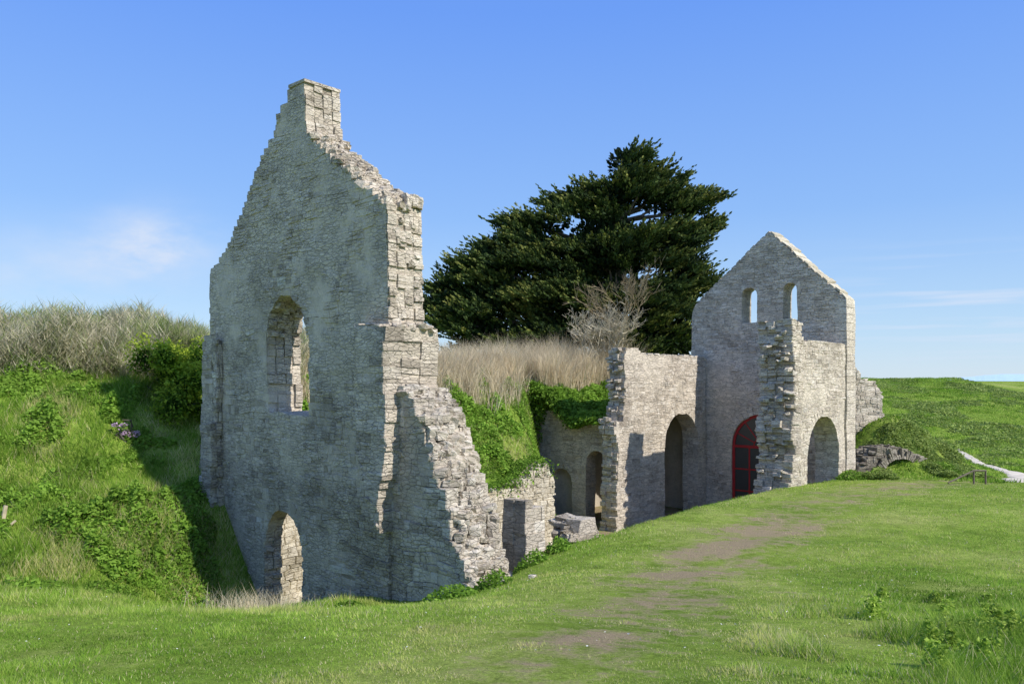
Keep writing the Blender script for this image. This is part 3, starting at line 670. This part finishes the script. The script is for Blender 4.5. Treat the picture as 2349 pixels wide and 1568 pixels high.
X,Y=region(460000,-20,-5,13,27,lambda X,Y,u,v:(v>3.6)&(u<1)&((Y<20)|(v>7))); cover('ground_cover',X,Y,.49,71,.10,.36,sc_=.7,tb=.2)
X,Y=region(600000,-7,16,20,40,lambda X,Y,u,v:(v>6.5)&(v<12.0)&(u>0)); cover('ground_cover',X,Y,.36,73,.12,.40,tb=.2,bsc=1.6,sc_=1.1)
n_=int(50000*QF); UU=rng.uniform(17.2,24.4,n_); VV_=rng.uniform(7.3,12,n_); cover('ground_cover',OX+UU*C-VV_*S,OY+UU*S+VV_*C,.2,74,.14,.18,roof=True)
n_=13000; UU=17.25+rng.normal(0,.25,n_); VV_=rng.uniform(7.6,13,n_); X=OX+UU*C-VV_*S; Y=OY+UU*S+VV_*C
Z=H(OX+17.5*C-VV_*S,OY+17.5*S+VV_*C,False)+.15-rng.uniform(0,1,n_)**1.4*(.3+2.6*ss(8.2,11,VV_)*np.clip(fbm(VV_*1.4,VV_*0,88)-.15,0,1)*1.5)
link(leaves('hanging_ivy',np.stack([X,Y,Z],1),.13*rng.uniform(.6,1.3,n_),rng.uniform(0,.9,n_),M_cover,.8,wid=.5),kind='stuff')
n_=9000; UU=rng.uniform(.9,12.6,n_); VV_=6.9+rng.normal(0,.28,n_); X=OX+UU*C-VV_*S; Y=OY+UU*S+VV_*C
zt=np.interp(UU,[p[0] for p in orw[1:12]],[p[1] for p in orw[1:12]]); am=fbm(UU*1.1,UU*0,93); Z=zt+.28*am-rng.uniform(0,1,n_)**1.6*1.5*np.clip(am-.3,0,1)*(VV_<6.7)
ok=am>.3; link(leaves('trailing_ivy',np.stack([X,Y,Z],1)[ok],.11*rng.uniform(.6,1.3,ok.sum()),rng.uniform(.1,1,ok.sum()),M_cover,.8,wid=.5),kind='stuff')
X,Y=region(160000,13,22,32,40,lambda X,Y,u,v:(X>13.5)&(X<19.8)&~((X>15.6)&(X<17.5)&(Y<34.2))); cover('ground_cover',X,Y,.34,75,.09,.2,M_scrub)
X,Y=region(200000,15,42,38,80,lambda X,Y,u,v:(X>14)); cover('dune_scrub',X,Y,.52,76,.16,.08,M_scrub,sc_=.3,tb=.15)
def clump_at(L_,conic=False):
    wp=[]
    for (x,y,r,k,hh) in L_:
        rr=r*np.sqrt(rng.uniform(0,1,k)); a_=rng.uniform(0,2*np.pi,k); X=x+rr*np.cos(a_); Y=y+rr*np.sin(a_); f=rng.uniform(0,1,k)
        if conic: X=x+(X-x)*(1-.5*f); Y=y+(Y-y)*(1-.5*f); Z=H(X,Y)+f*hh
        else: Z=H(X,Y)+f*hh*(1-(rr/r)**2*.8)
        wp.append(np.stack([X,Y,Z],1))
    return np.concatenate(wp)
wp=clump_at([(-1.1,13.2,.5,1500,.30),(-.35,13.9,.35,900,.35),(-3.1,15.0,.35,600,.2),(3.6,5.9,.35,900,.08),(.3,15.4,.4,900,.3),(.9,16.0,.3,700,.3),(-6.6,18.2,.8,2200,.45),(-7.5,18.6,.7,1800,.4),(-8.4,17.0,.9,2600,.4),(-9.4,16.2,.8,1800,.3),(-7.9,19.9,.5,1500,.4),(-8.3,20.8,.5,1500,.4),(13.8,32.4,.6,900,.4),(15.2,33.2,.5,700,.3),(18.3,33.6,.6,900,.4),(1.7,18.6,.5,900,.5)])
link(leaves('weeds',wp,.05*rng.uniform(.5,1.4,len(wp))*(1+.02*wp[:,1]),rng.uniform(.2,1,len(wp)),M_cover,.6,wid=.5),kind='stuff')
L_=[]
for (x,y,n__,sp) in [(4.75,7.7,16,.25),(4.2,7.1,9,.22),(3.75,8.2,3,.2),(4.6,6.6,10,.25),(3.7,6.5,5,.2),(4.0,5.9,9,.25),(5.2,9.3,5,.3),(3.2,5.6,5,.25)]:
    for _ in range(n__): L_.append((x+rng.normal(0,sp),y+rng.normal(0,sp),rng.uniform(.05,.11),int(rng.integers(140,280)),rng.uniform(.08,.26)))
wp=clump_at(L_,True); link(leaves('leafy_weeds',wp,.032*rng.uniform(.5,1.6,len(wp)),np.clip(rng.normal(.6,.28,len(wp)),0,1),M_weed,.5,wid=.45),kind='stuff')
X,Y=samp(500,6,18); ok,u,v=covermask(X,Y); ok&=(fbm(X*.6,Y*.6,91)>.5); X,Y=X[ok],Y[ok]; N=len(X)
link(leaves('daisies',np.stack([X,Y,H(X,Y)+.06],1),.02*rng.uniform(.7,1.4,N),rng.uniform(0,1,N),M_white,.2),kind='stuff')
N=900; X=-4.0+rng.normal(0,.38,N); Y=12.6+rng.normal(0,.45,N); h=rng.uniform(.15,.5,N)
link(blades('dry_stalks',np.stack([X,Y,H(X,Y)],1),h,.008*rng.uniform(.6,1.3,N),h*rng.uniform(.1,.8,N),np.clip(rng.normal(.5,.2,N),0,.9),M_dry,True),kind='stuff')
NN=int(340000*QF)
X=rng.uniform(-8,14,NN); Y=rng.uniform(24,48,NN); u,v=to_uv(X,Y); cl=fbm(X*1.1,Y*1.1,101)
ok=(v>10.3+1.6*(fbm(X*.6,Y*.6,102)-.5)*2+.8*ss(14,18,u))&(v<15.5)&(u>1)&(u<24.5)&(rng.uniform(size=NN)<ss(9.5,11.5,v)*.9+.1); X,Y,cl,u,v=X[ok],Y[ok],cl[ok],u[ok],v[ok]; N=len(X)
roofm=(u>17.3)&(v<13.2); Z=np.where(roofm,H(X,Y,False),H(X,Y))
h=(.8+1.2*cl)*rng.uniform(.4,1.15,N)*(1+.4*ss(16,19,u))
link(blades('dry_grass',np.stack([X,Y,Z-.05],1),h,.020*rng.uniform(.6,1.3,N),h*rng.uniform(.1,.75,N),np.clip(rng.normal(.6,.2,N),0,1),M_dry,True),kind='stuff'); tick('dry %d'%N)
NN=int(520000*QF)
X=rng.uniform(-26,-7,NN); Y=rng.uniform(23,34,NN); q=Y-.4*(X+8); u,v=to_uv(X,Y); cl=fbm(X*.8,Y*.8,111)
ok=(q>25.6+1.8*(fbm(X*.5,Y*.5,112)-.5)*2)&(q<32)&(v>9)&(np.abs(X/Y)<.72); X,Y,cl=X[ok],Y[ok],cl[ok]; N=len(X)
hh=.3+3.6*np.clip(cl-.1,0,1); f=rng.uniform(0,1,N)**.8; h=rng.uniform(.15,.45,N)
gp=fbm(X*1.2,Y*1.2,115)
tint=np.clip(.25+.45*f+rng.normal(0,.13,N),0,.85); gm=rng.uniform(size=N)<np.clip((gp-.36)*2.8,.15,.8); tint[gm]=rng.uniform(.9,1,gm.sum())
link(blades('brush',np.stack([X,Y,H(X,Y)+hh*f*.85-.05],1),h,.026*rng.uniform(.5,1.3,N),h*rng.uniform(.3,1.5,N),tint,M_brush),kind='stuff'); tick('brush %d'%N)
# ================================================================== SHRUBS AND TREE
def shrub(name,c,r,n,mat,size,label,cat='shrub',nl=16,sp=.45,tb=.1):
    e=empty(name,(c[0],c[1],Hs(c[0],c[1])),label,cat)
    lob=[(np.array(c)+np.array(r)*np.clip(rng.normal(0,sp,3),-1.25,1.25)*np.array([1,1,.85]),np.array(r)*rng.uniform(.16,.38)) for _ in range(nl)]
    P=[];T=[]
    for lc,lr in lob:
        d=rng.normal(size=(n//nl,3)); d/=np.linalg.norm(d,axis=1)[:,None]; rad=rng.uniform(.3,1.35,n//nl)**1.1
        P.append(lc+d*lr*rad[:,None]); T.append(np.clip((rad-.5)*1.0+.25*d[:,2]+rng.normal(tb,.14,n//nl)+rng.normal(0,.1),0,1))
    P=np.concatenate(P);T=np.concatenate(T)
    part(leaves('foliage',P,size*rng.uniform(.6,1.3,len(P)),T,mat,1.,wid=.5),e)
    m=MB()
    for _ in range(9):
        x,y=c[0]+rng.normal(0,.15),c[1]+rng.normal(0,.15); p0=(x,y,Hs(x,y)-.1); p2=tuple(np.array(c)+np.array(r)*rng.normal(0,.4,3))
        tube(m,[p0,tuple((np.array(p0)+p2)/2+rng.normal(0,.08,3)),p2],[.04,.025,.01],5)
    part(m.obj('stems',M_bark),e)
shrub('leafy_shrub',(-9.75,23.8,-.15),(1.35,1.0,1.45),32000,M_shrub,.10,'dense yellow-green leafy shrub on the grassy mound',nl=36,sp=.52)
fx,fy=-10.6,21.8
shrub('flowering_shrub',(fx,fy,Hs(fx,fy)+.2),(.36,.28,.2),900,M_pink,.055,'small plant with pale pink flowers on the mound',nl=12,sp=.6,tb=.25)
TX,TY=5.6,45.2; tz=Hs(TX,TY)
T=empty('cypress_tree',(TX,TY,tz),'large dark green windswept cypress with ragged layered crown','tree')
lobes=[(6.4,12.4,1.1,1.0),(7.2,11.2,2.0,1.1),(8.6,10.3,1.8,1.0),(5.2,10.3,2.2,1.2),(10.1,10.1,1.4,.5),(2.9,10.1,1.3,.5),(1.5,8.9,2.0,.7),(-.1,7.7,1.8,.7),(-2.2,6.4,1.5,.7),(-3.6,5.2,1.4,.6),(1.7,6.9,2.6,1.5),(5.4,7.6,3.,2.1),(8.7,8.0,2.2,1.6),(9.9,6.2,1.4,1.2),(-1.0,4.6,2.7,1.4),(9.0,4.2,1.8,1.7),(3.0,4.6,3.2,1.8),(10.9,8.8,1.0,.35),(10.9,5.4,.8,.4),(6.6,4.4,2.6,2.0),(-3.4,3.6,1.6,.8),(-1.4,2.7,2.2,1.1),(2.2,2.6,2.6,1.3),(9.3,2.4,1.7,1.4),(6.4,2.3,2.4,1.4),(-4.6,4.4,.8,.4)]
mb=MB()
trunk=[(TX,TY,tz-.3),(TX+.1,TY,tz+1.6),(TX+.3,TY+.1,tz+4),(TX+.6,TY,tz+7),(TX+.8,TY,tz+10.6)]
tube(mb,trunk,[.6,.5,.4,.25,.08],9)
P=[];Dd=[];SZ=[];TT=[]
for (x,z,rx,rz) in lobes:
    nb=int(5+rx*rz*3.5)
    k=int(260*rx*rz+40); d=rng.normal(size=(k,3)); d/=np.linalg.norm(d,axis=1)[:,None]; d*=rng.uniform(0,1,(k,1))**.4*.85
    P.append(np.array([x,TY,z])+d*np.array([rx,rx*.8,rz])); Dd.append(d*1.0+np.array([0,0,.3])); SZ.append(rng.uniform(.25,.45,k)); TT.append(np.clip(rng.normal(.15,.1,k),0,.5))  # inner leaves tinted dark: interior shade is put into their colour
    for _b in range(nb):
        d=rng.normal(size=3); d/=np.linalg.norm(d)
        bc=np.array([x,TY,z])+d*np.array([rx,rx*.95,rz])*rng.uniform(.35,1.)
        rb=np.clip(rx*rng.uniform(.4,.65),.5,1.3)
        zz=max(tz+.5,min(bc[2]-1.2,tz+9)); st=Vector((TX+.05*(zz-tz),TY,zz)); en=Vector(bc)
        if _b<2: tube(mb,[st,(st+en)/2+Vector((0,0,-.3)),en],[.13,.08,.03],5)
        out=np.array([bc[0]-TX-.4,bc[1]-TY,0.]); out/=np.linalg.norm(out)+1e-6
        bt=rng.normal(0.02,.1)
        for _ in range(int(21*rb*rb+11)):
            an=rng.uniform(0,2*np.pi); rr=rb*math.sqrt(rng.uniform(0,1))
            o2=np.array([math.cos(an),math.sin(an),0.])
            st=bc+o2*rr*.85+np.array([0,0,rng.normal(0,.15)-.12*rr])
            ax=o2*.5*rr/rb+out*.8+np.array([0,0,.28])+rng.normal(0,.2,3); ax/=np.linalg.norm(ax)
            L=rng.uniform(.4,1.1)*(.7+.5*rr/rb); m=int(15+12*L)
            t=rng.uniform(0,1,m); side=np.cross(ax,[0,0,1]); side/=np.linalg.norm(side)+1e-6; up=np.cross(side,ax)
            wdt=.32*L*(1-t)**.7+.03
            off=side[None]*(rng.uniform(-1,1,m)*wdt)[:,None]+up[None]*(rng.uniform(-.25,.35,m)*wdt)[:,None]
            curl=np.zeros((m,3)); curl[:,2]=.2*t*t*L
            P.append(st+ax*(t*L)[:,None]+off+curl); Dd.append(ax[None]+off/np.maximum(wdt,.02)[:,None]*.5+np.array([0,0,.25])); SZ.append(rng.uniform(.13,.25,m))
            TT.append(np.clip(.22+bt+.40*t+.15*rr/rb+rng.normal(0,.12)+rng.normal(0,.07,m),0,1))  # tint rises towards spray tips as painted highlights
P=np.concatenate(P);Dd=np.concatenate(Dd);SZ=np.concatenate(SZ);TT=np.concatenate(TT)
part(mb.obj('trunk',M_bark),T)
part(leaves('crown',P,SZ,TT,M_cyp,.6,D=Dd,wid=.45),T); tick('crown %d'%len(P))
def deadbush(name,x,y,z,hh,spread,seed,label,lean=(0,0),mat=M_dead,n=9,rmin=.010,dep0=4,up=1.):
    R=random.Random(seed); m=MB()
    def grow(p,d,L,r,dep):
        q=p; pts=[tuple(p)]; rs=[r]
        for i in range(3):
            d=(d+Vector((R.uniform(-.3,.3),R.uniform(-.3,.3),R.uniform(-.15,.2)))).normalized(); q=q+d*L/3; pts.append(tuple(q)); rs.append(r*(1-.18*(i+1)))
        tube(m,pts,rs,3 if dep<3 else 4)
        if dep>0:
            for _ in range(R.choice([2,3,3,4])):
                f=R.randint(1,3); dd=(d+Vector((R.uniform(-1,1)*spread,R.uniform(-1,1)*spread,R.uniform(-.35,.6)))).normalized()
                grow(Vector(pts[f]),dd,L*R.uniform(.55,.8),max(r*.55,rmin),dep-1)
    for _ in range(n):
        grow(Vector((x+R.uniform(-.5,.5),y+R.uniform(-.4,.4),z)),Vector((R.uniform(-.9,.9)+lean[0],R.uniform(-.6,.6),up)).normalized(),hh*.36,.04,dep0)
    ob=m.obj(name,mat,recalc=False); link(ob,label,'shrub')
deadbush('bare_shrub',5.1,40.6,1.5,3.2,1.,3,'bare pale grey branching shrub before a dark cypress',(-.1,0),n=13,up=.8)
deadbush('bare_shrub',4.1,40.3,1.3,2.8,1.,5,'leafless silvery twiggy bush in tall dry grass',(-.2,0),n=9,up=.8)
deadbush('bare_shrub',5.8,41.4,2.6,4.4,.7,8,'tall leafless brown branches against dark foliage',(.0,0),M_dead2,n=8)
def post(m,a,b,r): tube(m,[a,tuple((Vector(a)+Vector(b))/2),b],[r,r,r*.95],8)
hx,hy=16.9,29.6
E=empty('handrail',(hx,hy,Hs(hx,hy)),'low leaning dark metal handrail beside the path','handrail')
m=MB(); z0=Hs(hx-.3,hy); z1=Hs(hx+.75,hy+.2)
post(m,(hx-.75,hy-.1,z0+.06),(hx+.35,hy+.15,z1+.52),.03); post(m,(hx+.35,hy+.15,z1+.52),(hx+.9,hy+.3,z1+.5),.03); part(m.obj('rail',M_wood),E)
m=MB(); post(m,(hx+.35,hy+.15,z1-.1),(hx+.35,hy+.15,z1+.5),.035); part(m.obj('post',M_wood),E)
m=MB(); post(m,(hx+.88,hy+.3,z1-.1),(hx+.88,hy+.3,z1+.5),.035); part(m.obj('post',M_wood),E)
m=MB(); z=Hs(-11.65,18.2); post(m,(-11.7,18.2,z-.2),(-11.6,18.25,z+.5),.05); post(m,(-11.62,18.1,z-.1),(-11.4,18.3,z+.15),.03)
link(m.obj('wooden_stake',plain('pale_wood',(.50,.42,.28))),'short broken pale wooden stake in the bank','post')
# ================================================================== LIGHT, SKY, CAMERA
az=math.radians(-34); el=math.radians(40)
sv=Vector((math.cos(az)*math.cos(el),math.sin(az)*math.cos(el),math.sin(el)))
L=bpy.data.lights.new('sun','SUN'); L.energy=4.9; L.angle=math.radians(.5); L.color=(1,.945,.87)
lo=bpy.data.objects.new('sun',L); lo.rotation_euler=sv.to_track_quat('Z','Y').to_euler(); lo.location=(20,-10,30); COL.objects.link(lo)
W=bpy.data.worlds.new('World'); sc.world=W; W.use_nodes=True; t=W.node_tree; t.nodes.clear(); g=NT(t)
out=g.n('ShaderNodeOutputWorld'); bg=g.n('ShaderNodeBackground'); bg.inputs['Strength'].default_value=.15
sky=g.n('ShaderNodeTexSky',sky_type='NISHITA'); sky.sun_disc=False; sky.sun_elevation=el; sky.sun_rotation=math.radians(124); sky.ozone_density=1.5; sky.air_density=1.0; sky.dust_density=.3
tc=g.n('ShaderNodeTexCoord'); sp=g.n('ShaderNodeSeparateXYZ'); g.l(tc.outputs['Generated'],sp.inputs[0])
clear=g.ramp(sp.outputs[2],[(0.,(4.0,5.1,6.2)),(.06,(3.1,4.6,6.4)),(.2,(1.8,3.4,6.6)),(.42,(1.0,2.4,6.7)),(1.,(1.2,1.9,4.1))])
sky_c=g.mix(.82,sky.outputs[0],clear)
mp=g.n('ShaderNodeMapping'); mp.inputs['Scale'].default_value=(1,1,2.2); g.l(tc.outputs['Generated'],mp.inputs[0])
def blob(dx,dz,sx,sz):
    ax=g.math('DIVIDE',g.math('SUBTRACT',g.math('DIVIDE',sp.outputs[0],g.math('MAXIMUM',sp.outputs[1],.05)),dx),sx)
    azz=g.math('DIVIDE',g.math('SUBTRACT',g.math('DIVIDE',sp.outputs[2],g.math('MAXIMUM',sp.outputs[1],.05)),dz),sz)
    r2=g.math('ADD',g.math('MULTIPLY',ax,ax),g.math('MULTIPLY',azz,azz))
    return g.math('POWER',2.718,g.math('MULTIPLY',r2,-1.))
cl=g.ramp(g.noise(mp.outputs[0],6.5,8,.6),[(.34,0.),(.64,1.)])
m1=g.math('ADD',g.math('MULTIPLY',blob(-.46,.165,.07,.04),1.6),g.math('MULTIPLY',blob(-.60,.13,.10,.05),.6))
mp2=g.n('ShaderNodeMapping'); mp2.inputs['Scale'].default_value=(2,2,40); g.l(tc.outputs['Generated'],mp2.inputs[0])
st=g.ramp(g.noise(mp2.outputs[0],2.2,4,.5),[(.50,0.),(.66,1.)])
m2=g.math('MULTIPLY',g.math('MULTIPLY',st,blob(.58,.085,.16,.06)),.7)
cf=g.math('MINIMUM',g.math('ADD',g.math('MULTIPLY',cl,m1),m2),.8)
c=g.mix(cf,sky_c,(4.6,5.2,6.3))
g.l(c,bg.inputs[0]); g.l(bg.outputs[0],out.inputs[0])
cam=bpy.data.cameras.new('camera'); co=bpy.data.objects.new('camera',cam); COL.objects.link(co); co.location=(0,0,0); co.rotation_euler=(math.pi/2,0,0)
cam.lens=28; cam.sensor_width=36; cam.shift_y=.0387; cam.clip_end=20000; cam.clip_start=.1; sc.camera=co
tick('done')
